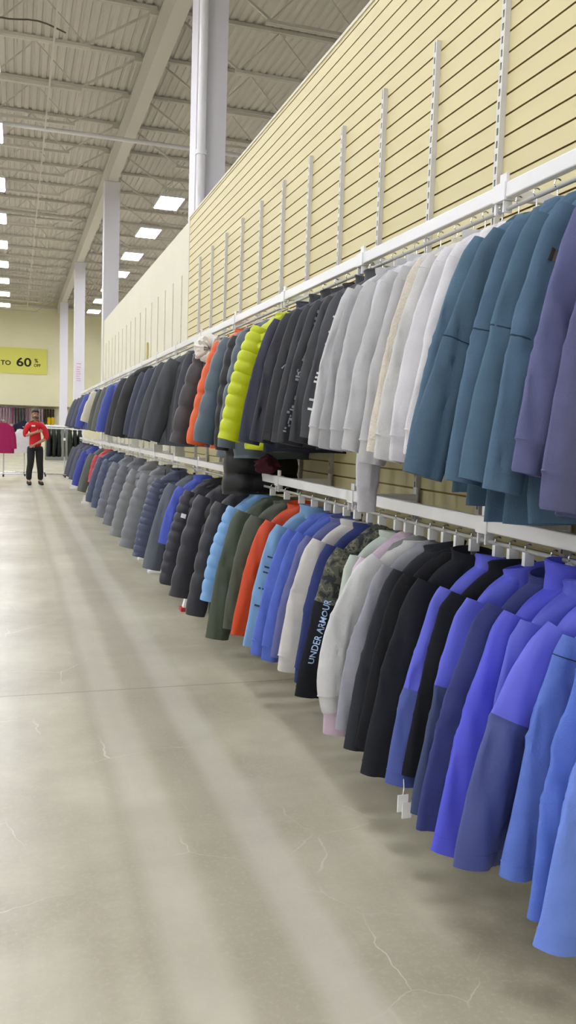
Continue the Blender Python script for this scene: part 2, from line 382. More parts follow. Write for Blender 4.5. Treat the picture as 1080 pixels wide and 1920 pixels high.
# ------------------------------------------------------------------ garments
def lerp(a, b, t): return a+(b-a)*t
def interp(kn, t):
    for (t0, v0), (t1, v1) in zip(kn, kn[1:]):
        if t <= t1: return lerp(v0, v1, max(0, (t-t0)/(t1-t0)))
    return kn[-1][1]
def sell(n, e=2.5):
    out = []
    for i in range(n):
        t = 2*pi*i/n; c, s = cos(t), sin(t)
        out.append((math.copysign(abs(c)**(2/e), c), math.copysign(abs(s)**(2/e), s)))
    return out
WPROF = [(0, .066), (.015, .082), (.035, .118), (.07, .158), (.11, .187), (.16, .205), (.3, .215), (.6, .232), (1.3, .25)]
class Gar:
    """One garment hanging below (0,0,0); +x points into the aisle, +y towards the near end of the rail."""
    def __init__(s, kind, bl=.8, sl=.8, sp=.31, th=.036, wid=1.0, seed=0, puff=0, hi=1, arm=1.0, bend=0, slx=0):
        s.__dict__.update(kind=kind, bl=bl, sl=sl, sp=sp, th=th, wid=wid, seed=seed, puff=puff, hi=hi, arm=arm, bend=bend, slx=slx)
        s.top = -.062
    def quilt(s, d):
        if not s.puff: return 0, 1
        q = abs(sin(pi*(d+.02)/s.puff))**.4
        return .014*q-.008, .74+.34*q
    def wrinkle(s, x, d, sd):
        """cloth relief: long hanging folds plus small creases"""
        if s.puff: return .006*noise.noise(Vector((x*11+sd, d*9, sd)))+.004*noise.noise(Vector((x*34, d*26, sd*1.7)))
        v = noise.noise(Vector((x*13+sd*3.7+d*1.5, d*1.3, sd*1.3)))
        r = 1-min(1, 2.2*abs(noise.noise(Vector((x*9+sd*1.1-d*2.2, d*1.1, sd*.7)))))
        return .011*v-.010*r*r+.004*noise.noise(Vector((x*30+d*8, d*13, sd)))
    def ring(s, d, n, shrink=1, extra=0):
        q, f = s.quilt(d); a = interp(WPROF, d)*s.wid*shrink+q+extra
        th = interp([(0, .05), (.06, .045), (.14, s.th), (s.bl, s.th*1.08)], d)*f*shrink+extra
        rmp = min(1, d/.22); out = []
        for (cx, cy) in sell(n, 2.0 if not s.puff else 2.6):
            x = a*cx
            w = s.wrinkle(x, d, s.seed)*rmp
            tk = 1+.3*noise.noise(Vector((x*15+9, d*2.5, s.seed*2.1)))*(cy)
            dz = .014*noise.noise(Vector((x*6, s.seed, 3)))*min(1, d/.3)
            out.append((x+.010*noise.noise(Vector((d*5, s.seed, cy*.7)))*min(1, d/.2), th*cy*tk+w, s.top-d+dz))
        return out
    def body(s, d1, rows, n, tone=None):
        ds = [0, .015, .03, .045, .06, .08, .1, .125, .16]
        ds += [lerp(.16, d1, (i+1)/rows) for i in range(rows)]
        b = MB(); mats = None
        if tone:
            ds = sorted(set(ds+[tone, tone+.004])); mats = [1 if d >= tone else 0 for d in ds]
        b.loft([s.ring(d, n) for d in ds], True, True, mats); return b
    def hem(s, d0, d1, n):
        b = MB(); b.loft([s.ring(d, n, sh) for d, sh in ((d0-.004, 1.0), (d0, 1.03), (d0+.006, .97), (lerp(d0, d1, .5), .985), (d1-.004, .975), (d1, .94))]); return b
    # sleeves
    def cl(s, t, sg):
        sp = s.sp if sg > 0 else min(.25, s.sp)
        p0 = Vector((.148*s.wid, s.top-.095)); p2 = Vector((sp, -s.sl if sg > 0 else -min(s.sl, .84)))
        p1 = Vector((lerp(.20*s.wid, sp, .40) + (s.bend if sg > 0 else 0), lerp(p0.y, p2.y, .40)))
        p = p0*(1-t)**2+p1*2*t*(1-t)+p2*t*t
        dp = (p1-p0)*2*(1-t)+(p2-p1)*2*t; dp.normalize()
        return p, Vector((-dp.y, dp.x))      # u: outwards
    def rad(s, t, d=None):
        q = 1
        if s.puff: q = .86+.17*abs(sin(pi*(t*(s.sl-.16)+.02)/s.puff))**.4
        ru = interp([(0, .060), (.1, .074), (.45, .074), (.85, .066), (1, .060)], t)*s.arm*q
        rv = interp([(0, .028), (.15, .032), (.5, .030), (1, .027)], t)*(s.th/.027)**.45*q
        return ru, rv
    def se(s): return 2.3 if s.puff else 1.75
    def swr(s, v, t, sd):
        k = min(1, t/.15+.2)
        if s.puff: return .004*noise.noise(Vector((v*22+sd, t*9, sd)))
        el = math.exp(-((t-.5)/.2)**2)
        r = 1-min(1, 2.4*abs(noise.noise(Vector((v*15+sd*1.3+t*1.7, t*1.6, sd*2.3)))))
        c = 1-min(1, 2.6*abs(noise.noise(Vector((v*14+sd, t*9+v*18, sd*.9)))))
        return k*(.008*noise.noise(Vector((v*16+sd, t*2.0, sd*2.3)))-.011*r*r-.012*el*c*c*c)
    def sring(s, t, n, sg, sh=1, ex=0):
        p, u = s.cl(min(t, 1), sg)
        if t > 1: p = p+Vector((u.y, -u.x))*(t-1)*(s.sl-.16)*1.0
        if t < 0: pass
        ru, rv = s.rad(min(1, max(0, t))); out = []
        for (cx, cy) in sell(n, s.se()):
            v = ru*cx*sh+ex*cx; sd = s.seed+(0 if sg > 0 else 17)
            w = s.swr(v, t, sd)
            vv = v+.006*noise.noise(Vector((t*4, sd*1.9, cx*.6)))
            ctr = p+u*vv
            out.append((sg*ctr.x, rv*cy*sh+ex*cy+w+s.slx*t*t, ctr.y))
        return out
    def sleeve(s, sg, t1, rows, n, tone=None):
        ts = [t1*i/rows for i in range(rows+1)]
        mats = None
        if tone: ts = sorted(set(ts+[tone, tone+.006])); mats = [1 if t >= tone else 0 for t in ts]
        b = MB(); b.loft([s.sring(t, n, sg) for t in ts], True, True, mats); return b
    def cuff(s, sg, t0, n, band=True):
        b = MB()
        b.loft([s.sring(t, n, sg, sh) for t, sh in ((t0-.004, .98), (t0+.002, 1.04), (t0+.01, .93), (lerp(t0, 1, .5), .92), (.992, .9), (1.0, .84))]); return b
    def seam(s, sg, t, n):
        b = MB(); b.loft([s.sring(tt, n, sg, 1.0, e) for tt, e in ((t-.003, -.002), (t-.0025, .0011), (t+.0025, .0011), (t+.003, -.002))], False, False); return b
    def on_sleeve(s, t, v, lift=.003, sg=1):
        """Point on the near face of the aisle sleeve at t down it and v across (outwards +)."""
        p, u = s.cl(t, sg); ru, rv = s.rad(t)
        e = s.se(); r = max(.05, 1-min(.97, abs(v/ru))**e)**(1/e)
        sd = s.seed; w = s.swr(v, t, sd)
        c = p+u*(v+.006*noise.noise(Vector((t*4, sd*1.9, v/ru*.6)))); return (sg*c.x, rv*r+w+s.slx*t*t+lift, c.y)
    def collar(s):
        b = MB(); n = 24; rr = []
        for a, bb, z in ((.072, .052, s.top-.03), (.08, .056, s.top-.012), (.082, .056, s.top+.004), (.074, .05, s.top+.006), (.06, .04, s.top-.004)):
            rr.append([(a*cos(2*pi*i/n), bb*sin(2*pi*i/n), z+.012*cos(2*pi*i/n)) for i in range(n)])
        b.loft(rr, False, True); return b
    def stand(s, h=.028):
        b = MB(); n = 24; rr = []
        for a, bb, dz in ((.085, .052, -.035), (.08, .05, -.01), (.078, .046, h*.5), (.084, .045, h), (.078, .04, h+.004), (.066, .034, h*.6), (.06, .03, 0)):
            rr.append([(a*cos(2*pi*i/n)*(1+.08*noise.noise(Vector((cos(2*pi*i/n)*2, sin(2*pi*i/n)*2, s.seed)))), bb*sin(2*pi*i/n), s.top+dz-.012+.012*cos(2*pi*i/n+s.seed)) for i in range(n)])
        b.loft(rr, False, True); return b
    def hood(s, big=1.0):
        b = MB(); n = 22; rr = []; m = 12
        for k in range(m+1):
            ph = pi*k/m-pi/2; r = cos(ph)
            ring = []
            for i in range(n):
                th = 2*pi*i/n; x = .13*big*r*cos(th); y = .032*big*r*sin(th); z = s.top-.055+.075*big*sin(ph)
                c = noise.noise(Vector((x*14, z*14, s.seed*1.7+y*6)))
                f = 1+.28*c
                ring.append((x*f, -.004+y*(1+.5*c), z+.018*c-.05*abs(x)/.13*.6))
            rr.append(ring)
        b.loft(rr); return b
    def fur(s):
        b = MB(); n = 40; m = 16; rr = []
        for k in range(n):
            a = 2*pi*k/n; ring = []
            
            for j in range(m):
                t = 2*pi*j/m; r = .06*(1+.3*noise.noise(Vector((k*1.9, j*2.3, s.seed)))+.2*random.uniform(-1, 1))
                ring.append(((.055+r*cos(t))*cos(a)+.15, .03+r*1.1*sin(t), s.top-.085+(.05+r*cos(t))*sin(a)))
            rr.append(ring)
        st = []
        for r in rr: st.append(len(b.v)); b.v += r
        for k in range(n): b.ring_faces(st[k], st[(k+1) % n], m)
        return b

def fabric(col, kind):
    tone = lin(col); k = .74 if max(tone[:3]) < .55 else .88
    hexc, col = col, tuple(c*k for c in tone[:3])+(1,)
    if kind == 'puffer': return mat('nylon_'+hexc[1:], col, .42, bump=.5, bscale=24, spec=.45)
    if kind == 'shell': return mat('shell_'+hexc[1:], col, .5, bump=.2, bscale=60, spec=.4)
    if kind == 'teddy': return mat('teddy_'+hexc[1:], col, .95, bump=1.0, bscale=140, var=.06, vscale=40, sheen=.3)
    return mat('knit_'+hexc[1:], col, .88, bump=.35, bscale=220, var=.05, vscale=18, sheen=.15, spec=.2)

def camo_material():
    m = mat('dark_camouflage_print', '#4a4b40', .8, bump=.2, bscale=100)
    nt = m.node_tree; N = nt.nodes; L = nt.links; bs = N['Principled BSDF']; tc = N['Texture Coordinate']
    n = N.new('ShaderNodeTexNoise'); n.inputs['Scale'].default_value = 24; n.inputs['Detail'].default_value = 5; n.inputs['Distortion'].default_value = .4; L.new(tc.outputs['Object'], n.inputs['Vector'])
    r = N.new('ShaderNodeValToRGB'); r.color_ramp.interpolation = 'CONSTANT'; e = r.color_ramp.elements
    e[0].position = 0; e[0].color = lin('#26272a'); e[1].position = .44; e[1].color = lin('#4d4f45')
    x = e.new(.53); x.color = lin('#6e6d5a'); x = e.new(.6); x.color = lin('#3a3b38'); x = e.new(.66); x.color = lin('#8a8874')
    L.new(n.outputs['Fac'], r.inputs[0]); L.new(r.outputs[0], bs.inputs['Base Color']); return m

M_hook = M_chrome
M_clear = mat('clear_grey_plastic', '#b9b7b4', .18, trans=.55)
M_tag = mat('white_plastic_tag', '#f1f1ee', .4)
M_blackp = mat('black_plastic', '#26262a', .4)
def hanger_meshes(bar_r=.0085):
    b = MB(); pts = [(0, 0, -.055), (0, 0, -.03)]
    for i in range(9):
        a = -pi/2+pi*1.25*i/8; pts.append((.014*cos(a)-0.0, 0, .0135*sin(a)-.001))
    pts = [(0, 0, -.055), (0, 0, -.018)]+[(.0125*cos(a), 0, .0125*sin(a)-.0) for a in [(-90+25*i)*pi/180 for i in range(10)]]
    b.tube(pts, .0022, 6); hook = b.mesh('hook', [M_hook], True)
    b = MB(); rr = []
    for i in range(17):
        x = -.19+.38*i/16; z = -.098-abs(x)*.42; h = .008-.003*abs(x)/.19
        rr.append([(x, -.005, z-h), (x, .005, z-h), (x, .005, z+h), (x, -.005, z+h)])
    b.loft(rr); 
    b.box(-.010, .010, -.004, .004, -.1, -.045)
    bar = b.mesh('shoulder_bar', [M_clear], False)
    barb = bar.copy(); barb.materials[0] = M_blackp
    b = MB(); b.box(-.017, .017, -.008, .008, -.056, -.014); tg = b.mesh('size_tag', [M_tag])
    return hook, bar, barb, tg
HOOK, HBAR, HBARB, HTAG = hanger_meshes()
def hanger(y, zb, rz, label, group=None, dark=False, tagon=True):
    r = empty('clothes_hanger', (RX, y, zb+.0105), rz, label, 'hanger', group)
    ps = [('hook', HOOK), ('shoulder_bar', HBARB if dark else HBAR)]
    if tagon: ps.append(('size_tag', HTAG))
    for nm, me in ps:
        o = bpy.data.objects.new(nm, me); COL.objects.link(o); o.parent = r
    return r

KN = {'hoodie': ('hoodie', 'hoodie'), 'sweat': ('sweatshirt', 'sweatshirt'), 'fleece': ('fleece_jacket', 'jacket'), 'shell': ('jacket', 'jacket'),
      'puffer': ('puffer_jacket', 'jacket'), 'parka': ('parka', 'coat'), 'coat': ('long_coat', 'coat')}
COUNT = [0]
def garment(row, y, kind, col, label, hl='', group=None, bl=None, sl=None, sp=.31, th=None, yaw=0, wid=1, arm=1, tone=None, col2=None, puff=None,
            fab=None, res=None, extra=None, bend=0, slx=0, hood=None, hood_col=None, cuff=None, hdark=None, m=None, hang=True, seam_t=None, collar_h=.028):
    COUNT[0] += 1; seed = COUNT[0]*1.37
    zb = UBAR if row == 'u' else LBAR
    bl = bl or (.80 if row == 'u' else .70); sl = sl or (.80 if row == 'u' else .74)
    quilted = kind in ('puffer', 'coat'); th = th or (.085 if quilted else .07 if kind == 'parka' else .027)
    puff = puff if puff is not None else (.085 if kind == 'puffer' else .12 if kind == 'coat' else 0)
    sp = sp-.058*arm+.06; y = y*.955 if y < 12 else y-.54
    if quilted and arm == 1: arm = 1.12
    hi = 0 if y > 9 else 1
    jr = random.Random(seed); slx += jr.uniform(-.018, .018); sp += jr.uniform(-.012, .012); yaw += jr.uniform(-.035, .035)
    n = res or (40 if hi else 20); rows = (30 if hi else 16)
    if quilted: rows = max(rows, int(bl/puff*7))
    g = Gar(kind, bl, sl, sp, th, wid, seed, puff, hi, arm, bend, slx)
    fk = fab or ('puffer' if quilted else 'shell' if kind in ('shell', 'parka') else 'knit')
    m1 = m or fabric(col, fk); m2 = fabric(col2, fk) if col2 else m1
    ms = [m1, m2] if tone or col2 else [m1]
    nm, cat = KN[kind]
    # the thing's origin is where the hanger meets the bar; local +x is the aisle
    r = empty(nm, (RX, y, zb), pi+yaw, label, cat, group)
    has_rib = kind in ('hoodie', 'sweat') if cuff is None else cuff
    d1 = bl+g.top; dh = d1-.055 if has_rib else d1
    g.body(dh if has_rib else d1, rows, n, tone).build('body', ms, r, True)
    if has_rib: g.hem(dh, d1, n).build('hem_band', ms[-1:], r, True)
    tt = None
    if tone: tt = min(.9, max(.05, (tone-.11)/(sl-.17)))
    t1 = .90 if has_rib else 1.0
    srows = 34 if hi else 14
    if puff: srows = max(srows, int(sl/puff*6))
    front = None
    for sg in (1, -1):
        so = g.sleeve(sg, t1, srows, max(14, n//2+6), tt).build('sleeve', ms, r, True)
        if sg > 0: front = so
        if has_rib: g.cuff(sg, .90, max(14, n//2+6)).build('cuff', ms[-1:], so, True)
        if seam_t and sg > 0: g.seam(sg, seam_t, max(14, n//2+6)).build('seam', fabric('#304656', 'knit'), so, True)
    hd = hood if hood is not None else kind in ('hoodie', 'parka', 'coat')
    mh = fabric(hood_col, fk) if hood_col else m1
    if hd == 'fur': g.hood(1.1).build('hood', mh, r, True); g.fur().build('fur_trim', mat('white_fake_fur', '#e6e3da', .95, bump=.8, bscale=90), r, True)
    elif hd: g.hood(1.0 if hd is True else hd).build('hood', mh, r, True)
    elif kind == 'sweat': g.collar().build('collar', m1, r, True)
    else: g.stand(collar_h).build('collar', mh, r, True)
    if kind in ('fleece', 'shell', 'puffer') and hi:
        b = MB(); rr = []
        for i in range(24):
            d = lerp(.02, d1-.02, i/23); R = g.ring(d, 40); p = R[10]
            rr.append([(p[0]-.004, p[1]-.004, p[2]), (p[0]+.004, p[1]-.004, p[2]), (p[0]+.004, p[1]+.003, p[2]), (p[0]-.004, p[1]+.003, p[2])])
        b.loft(rr); b.build('zip', mat('zip_tape', '#33363c', .5), r)
    if has_rib and y < 4.4: g.seam(1, .085, max(14, n//2+6)).build('shoulder_seam', ms[0], front, True)
    if not has_rib and not puff and y < 5: g.seam(1, .945, max(14, n//2+6)).build('cuff_seam', ms[-1], front, True)
    if extra: extra(g, r, front)
    if hang:
        dark = hdark if hdark is not None else quilted or kind == 'parka'
        if hl: hanger(y, zb, pi+yaw, hl, None, dark, row == 'l')
        else:
            lb = ' '.join(('hanger holding the '+label).split()[:16])
            hanger(y, zb, pi+yaw, lb, 'hangers of the '+group if group else None, dark, row == 'l' and y < 6)
    return r, g
def patch_at(t, v, w, h, colr, nm='patch'):
    def f(g, r, fr):
        b = MB(); R = []
        for k in range(4):
            R.append([g.on_sleeve(t+h/(g.sl-.16)*(k/3-.5), v+w*(j/3-.5), .004) for j in range(4)])
        a = len(b.v)
        for q in R: b.v += q
        back = len(b.v)
        for q in R: b.v += [(p[0], p[1]-.004, p[2]) for p in q]
        for k in range(3):
            for j in range(3):
                i = a+4*k+j; b.f.append((i, i+1, i+5, i+4)); b.m.append(0)
                i += back-a; b.f.append((i+4, i+5, i+1, i)); b.m.append(0)
        edge = [0, 1, 2, 3, 7, 11, 15, 14, 13, 12, 8, 4]
        for q in range(12):
            e0, e1 = edge[q], edge[(q+1) % 12]; b.f.append((a+e0, back+e0, back+e1, a+e1)); b.m.append(0)
        b.build(nm, mat(nm+'_'+colr[1:], colr, .6), fr)
    return f
def sleeve_text(txt, t0, t1, v0, size, colr):
    """lettering running up the sleeve from t1 (start) to t0"""
    def f(g, r, fr):
        me = text_mesh(txt, 1, .012); xs = [v.co.x for v in me.vertices]; w = max(xs)
        bm = bmesh.new(); bm.from_mesh(me)
        bmesh.ops.subdivide_edges(bm, edges=bm.edges, cuts=1); bm.to_mesh(me); bm.free()
        for v in me.vertices:
            v.co = g.on_sleeve(lerp(t1, t0, v.co.x/w), v0+(v.co.y-.35)*size, .004)
        me.materials.append(mat('lettering_'+colr[1:], colr, .6)); o = bpy.data.objects.new('lettering', me); COL.objects.link(o); o.parent = fr
        md = o.modifiers.new('solid', 'SOLIDIFY'); md.thickness = .0015
    return f
def dashes(t0, t1, n, v0, w, colr, pat=None):
    def f(g, r, fr):
        b = MB()
        for k in range(n):
            if pat and pat[k] == '0': continue
            t = lerp(t0, t1, k/(n-1)); h = .008/(g.sl-.16)/2
            ww = w*(1 if not pat else 1)
            q = [g.on_sleeve(t+h*e, v0+ww*s_, .004) for e, s_ in ((-1, -.5), (-1, .5), (1, .5), (1, -.5))]
            b.loft([[(p[0], p[1]-.004, p[2]) for p in q], q])
        b.build('printed_marks', mat('print_'+colr[1:], colr, .6), fr)
    return f
def swing_tag(g, r, fr):
    p = g.on_sleeve(.985, .015, 0); b = MB(); x, y, z = p
    b.tube([(x-.005, y-.004, z+.02), (x, y+.012, z-.01), (x+.004, y+.014, z-.03)], .0016, 5)
    b.box(x-.016, x+.02, y+.010, y+.014, z-.085, z-.03); b.box(x-.026, x+.006, y+.016, y+.02, z-.105, z-.055)
    b.build('swing_tag', M_tag, fr)
def multi(*fs):
    def f(*a):
        for q in fs: q(*a)
    return f

# ---- upper row, near (right of the photo) to far
PU, PU2 = '#6a6c94', '#62648b'
garment('u', 1.75, 'hoodie', PU, 'nearest purple hoodie, cut by the right edge of the photo', sl=.90, bl=.93, sp=.30)
garment('u', 1.86, 'hoodie', '#70749e', 'purple hoodie hanging next to the teal hoodies', sl=.82, bl=.93, sp=.31)
TE = '#5f7b94'
garment('u', 1.98, 'hoodie', TE, 'nearest teal hoodie, brown square patch on its upper sleeve', sl=.87, bl=.95, sp=.32, cuff=False, seam_t=.52, extra=patch_at(.21, .022, .038, .034, '#4a443f'))
garment('u', 2.09, 'hoodie', '#5c798f', 'second teal hoodie from the purple hoodies, patch half hidden', sl=.85, bl=.96, sp=.32, cuff=False, seam_t=.48, extra=patch_at(.20, .012, .034, .034, '#4a443f'))
garment('u', 2.19, 'hoodie', TE, 'third teal hoodie from the purple hoodies', sl=.86, bl=.97, sp=.32, cuff=False, seam_t=.47, extra=patch_at(.18, .015, .03, .03, '#4a443f'))
garment('u', 2.30, 'hoodie', '#597489', 'fourth teal hoodie, sleeve swung out towards the aisle', sl=.85, bl=.93, sp=.37, cuff=False, seam_t=.5)
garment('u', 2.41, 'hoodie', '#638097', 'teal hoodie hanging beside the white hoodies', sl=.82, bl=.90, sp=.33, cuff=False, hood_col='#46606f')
WH = '#e4e2e4'
garment('u', 2.51, 'hoodie', WH, 'white hoodie hanging next to the teal hoodies', sl=.80, bl=.79, sp=.30)
garment('u', 2.61, 'hoodie', '#dfdde0', 'white hoodie with a bent sleeve beside the cream fleece', sl=.82, bl=.79, sp=.31, bend=.02)
garment('u', 2.72, 'sweat', '#d3d2d0', 'pale grey sweatshirt between the white hoodies and the cream fleece', sl=.82, bl=.79, sp=.31)
garment('u', 2.80, 'fleece', '#dcd5c4', 'cream teddy fleece between white and grey hoodies', sl=.80, bl=.79, sp=.31, fab='teddy')
GR = '#c3c3c4'
garment('u', 3.17, 'sweat', '#d7d6da', 'longest pale grey sweatshirt, its tail reaching the lower rail', sl=1.03, bl=.80, sp=.19, slx=.03, arm=.75)
garment('u', 2.92, 'hoodie', GR, 'second light grey hoodie left of the cream fleece', sl=.84, bl=.79, sp=.28)
garment('u', 3.05, 'hoodie', '#c8c8c9', 'light grey hoodie in the middle of the grey group', sl=.80, bl=.79, sp=.31)
garment('u', 3.26, 'sweat', GR, 'light grey sweatshirt with hidden sleeve in the grey group', sl=.80, bl=.79, sp=.28)
garment('u', 3.37, 'hoodie', '#bcbcbe', 'light grey hoodie second from the charcoal jackets', sl=.80, bl=.80, sp=.29)
garment('u', 3.48, 'sweat', '#cfcfd0', 'leftmost light grey sweatshirt, broad cuffed sleeve over the charcoal jackets', sl=.79, bl=.78, sp=.31)
garment('u', 3.60, 'shell', '#45474c', 'charcoal jacket with white dashes down its sleeve', sl=.76, bl=.80, sp=.30, extra=dashes(.2, .86, 24, .034, .026, '#dcdcdc', '100010010000001110001010'))
garment('u', 3.72, 'shell', '#3a3c41', 'dark grey jacket between the white-dashed and speckled jackets', sl=.78, bl=.80, sp=.29)
def speck(g, r, fr):
    b = MB(); rr = random.Random(4)
    for k in range(46):
        t = .05+.9*k/46; h = rr.uniform(.004, .012); v = .028+rr.uniform(-.012, .012); w = rr.uniform(.006, .018)
        q = [g.on_sleeve(t+h*e, v+w*s_, .003) for e, s_ in ((-1, -.5), (-1, .5), (1, .5), (1, -.5))]
        b.loft([[(p[0], p[1]-.003, p[2]) for p in q], q])
    b.build('speckled_stripe', mat('print_grey', '#8b8d92', .6), fr)
garment('u', 3.87, 'shell', '#303238', 'black jacket with a speckled grey stripe down the sleeve', sl=.79, bl=.80, sp=.30, extra=speck)
garment('u', 4.02, 'shell', '#37393f', 'dark jacket to the left of the speckled stripe jacket', sl=.79, bl=.80, sp=.29)
def triangle(g, r, fr):
    b = MB(); q = [g.on_sleeve(t, v, .004) for t, v in ((.40, .01), (.50, .05), (.53, .0))]
    b.loft([[(p[0], p[1]-.004, p[2]) for p in q], q]); b.build('reflective_triangle', mat('reflective_grey', '#d5d5d5', .4), fr)
garment('u', 4.18, 'shell', '#26282e', 'black jacket with a small pale triangle on its sleeve', sl=.78, bl=.80, sp=.30, extra=triangle)
garment('u', 4.36, 'shell', '#2b2d38', 'black jacket two places right of the yellow puffer', sl=.79, bl=.82, sp=.31)
garment('u', 4.58, 'shell', '#2c3046', 'dark navy jacket tucked against the yellow puffer', sl=.80, bl=.84, sp=.31)
garment('u', 4.98, 'puffer', '#c9d50e', 'bright yellow quilted puffer jacket on the upper rail', sl=.79, bl=.84, sp=.33, puff=.062, th=.1, arm=1.12)
garment('u', 5.25, 'coat', '#5c6b77', 'slate blue padded coat half hidden behind the yellow puffer', sl=.84, bl=.90, sp=.27, hood_col='#6b7a6c')
garment('u', 5.50, 'coat', '#1d1e22', 'long black padded coat hanging below its neighbours by the slate coats', sl=.86, bl=1.13, sp=.25)
garment('u', 5.72, 'coat', '#61727f', 'slate blue padded coat with broad baffles facing the aisle', sl=.82, bl=.90, sp=.335, puff=.135, arm=1.2)
garment('u', 5.98, 'puffer', '#e8632a', 'orange puffer jacket showing between the slate and brownish black coats', sl=.84, bl=.86, sp=.335, puff=.1)
garment('u', 6.50, 'coat', '#4b4649', 'brownish black puffer with a white fur-trimmed hood', sl=.84, bl=.86, sp=.36, hood='fur', puff=.16, arm=1.25)
garment('u', 7.05, 'parka', '#3a3d46', 'dark navy-grey parka hidden behind the fur-hooded puffer', sl=.82, bl=.84, sp=.27)
garment('u', 7.75, 'parka', '#4d5056', 'large dark grey parka left of the fur-hooded puffer', sl=.84, bl=.88, sp=.40, arm=1.35, th=.085, wid=1.1, yaw=.1)
garment('u', 8.25, 'parka', '#484b51', 'dark grey parka directly behind the large one', sl=.84, bl=.88, sp=.42, arm=1.35, th=.085, wid=1.05)
garment('u', 9.1, 'parka', '#444b5e', 'dark navy parka between the grey parkas and black coats', sl=.84, bl=.86, sp=.36, arm=1.2)
garment('u', 9.7, 'parka', '#3e455a', 'second dark navy parka, next to the black hooded coats', sl=.82, bl=.84, sp=.33, arm=1.2)
for i, y in enumerate((10.5, 11.3)):
    garment('u', y, 'parka', ['#323337', '#2f3034'][i], ['nearer black hooded coat left of the navy parkas', 'farther black hooded coat beside the royal blue jacket'][i], sl=.84, bl=.86, sp=.40, arm=1.4, hood=1.5, wid=1.1, th=.09)
garment('u', 12.9, 'puffer', '#4659b4', 'far royal blue jacket next to the black hooded coats', sl=.8, bl=.82, sp=.37, puff=.2, arm=1.3)
for i, y in enumerate((13.8, 14.6)):
    garment('u', y, 'parka', ['#6b6f6d', '#5e6358'][i], ['grey coat beside the far royal blue jacket', 'olive coat beside the far cream jacket'][i], sl=.8, bl=.82, sp=.36, arm=1.25)
garment('u', 15.6, 'puffer', '#cfcab6', 'far cream jacket, the only pale one near the end of the rail', sl=.66, bl=.72, sp=.38, arm=1.4, puff=.2)
garment('u', 17.2, 'puffer', '#4d5cba', 'royal blue jacket beyond the far cream jacket', sl=.76, bl=.8, sp=.37, puff=.2, arm=1.3)
for i, y in enumerate((18.4, 19.4, 20.4)):
    garment('u', y, 'parka', ['#5b5f73', '#50536a', '#5a5d66'][i], 'slate jacket at the far end of the upper rail', group='slate jackets ending the upper rail', sl=.76, bl=.8, sp=.38, arm=1.3, hood=False)

# ---- lower row, near (right of the photo) to far
def hl(t): return 'clear hanger with white size tag holding the '+t
RB = '#3a5cc4'
garment('l', 1.62, 'fleece', '#7490e2', 'nearest royal blue fleece with a big wrinkled sleeve', hl('big wrinkled blue fleece'), sl=0.81, bl=0.744, sp=.33, arm=1.25, th=.04)
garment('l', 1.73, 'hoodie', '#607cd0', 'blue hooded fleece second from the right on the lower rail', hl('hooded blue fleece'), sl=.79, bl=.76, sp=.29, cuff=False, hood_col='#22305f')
garment('l', 1.84, 'fleece', '#6680d2', 'narrow blue fleece with a shoulder seam, third from the right', hl('narrow blue fleece'), sl=.76, bl=.74, sp=.28, seam_t=.1)
BR, IN = '#3c42cf', '#2b3580'
garment('l', 1.93, 'shell', '#686ee2', 'bright blue jacket with indigo lower half and bent elbow', hl('bent-elbow two-tone jacket'), sl=.76, bl=.78, sp=.36, tone=.36, col2='#525d9e', bend=.06)
garment('l', 2.03, 'shell', '#5a62d0', 'bright blue and indigo jacket behind the bent-elbow one', hl('hidden two-tone jacket'), sl=0.81, bl=.78, sp=.26, tone=.42, col2='#505b9c')
garment('l', 2.115, 'shell', '#5457da', 'shiny royal blue jacket with a tall stand-up collar', hl('shiny royal blue jacket'), sl=0.81, bl=.72, sp=.34, th=.042, collar_h=.07)
garment('l', 2.20, 'fleece', '#474e88', 'dark indigo jacket left of the shiny royal blue one', hl('dark indigo jacket'), sl=0.79, bl=.74, sp=.335, arm=1.2, bend=.02)
garment('l', 2.34, 'shell', '#5f66de', 'bright blue and navy two-tone jacket beside the dark indigo one', hl('blue and navy two-tone jacket'), sl=0.81, bl=.74, sp=.29, tone=.40, col2='#43517f')
garment('l', 2.43, 'fleece', '#1f2126', 'thin black jacket between two two-tone blue jackets', hl('thin black jacket'), sl=0.73, bl=.72, sp=.28)
garment('l', 2.52, 'shell', '#6268de', 'two-tone blue jacket hanging against the long black sleeve', hl('leftmost two-tone blue jacket'), sl=0.77, bl=.76, sp=.32, tone=.45, col2='#5263b0', extra=swing_tag)
garment('l', 2.68, 'fleece', '#2c2e33', 'black fleece with the longest sleeve, left of the blues', hl('long-sleeved black fleece'), sl=0.81, bl=.68, sp=.33)
garment('l', 2.79, 'hoodie', '#232428', 'black hoodie with its hood bunched at the hanger', hl('black hoodie'), sl=0.77, bl=.72, sp=.30, cuff=False)
garment('l', 2.89, 'fleece', '#393b41', 'charcoal jacket between the black hoodie and pale hoodies', hl('charcoal jacket'), sl=0.79, bl=.74, sp=.31)
garment('l', 3.00, 'hoodie', '#a9a9b2', 'mid grey hoodie next to the charcoal jacket, lower rail', hl('mid grey hoodie'), sl=.76, bl=.70, sp=.32, cuff=False)
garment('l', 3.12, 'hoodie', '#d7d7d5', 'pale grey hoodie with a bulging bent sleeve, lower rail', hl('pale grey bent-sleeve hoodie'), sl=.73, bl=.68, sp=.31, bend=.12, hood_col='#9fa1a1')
garment('l', 3.22, 'hoodie', '#d8c2d2', 'pink hoodie showing below the pale grey hoodie', hl('pink hoodie'), sl=.85, bl=.80, sp=.285)
garment('l', 3.32, 'sweat', '#c5d0c4', 'mint sweatshirt mostly hidden behind the pink hoodie', hl('mint sweatshirt'), sl=.84, bl=.72, sp=.20)
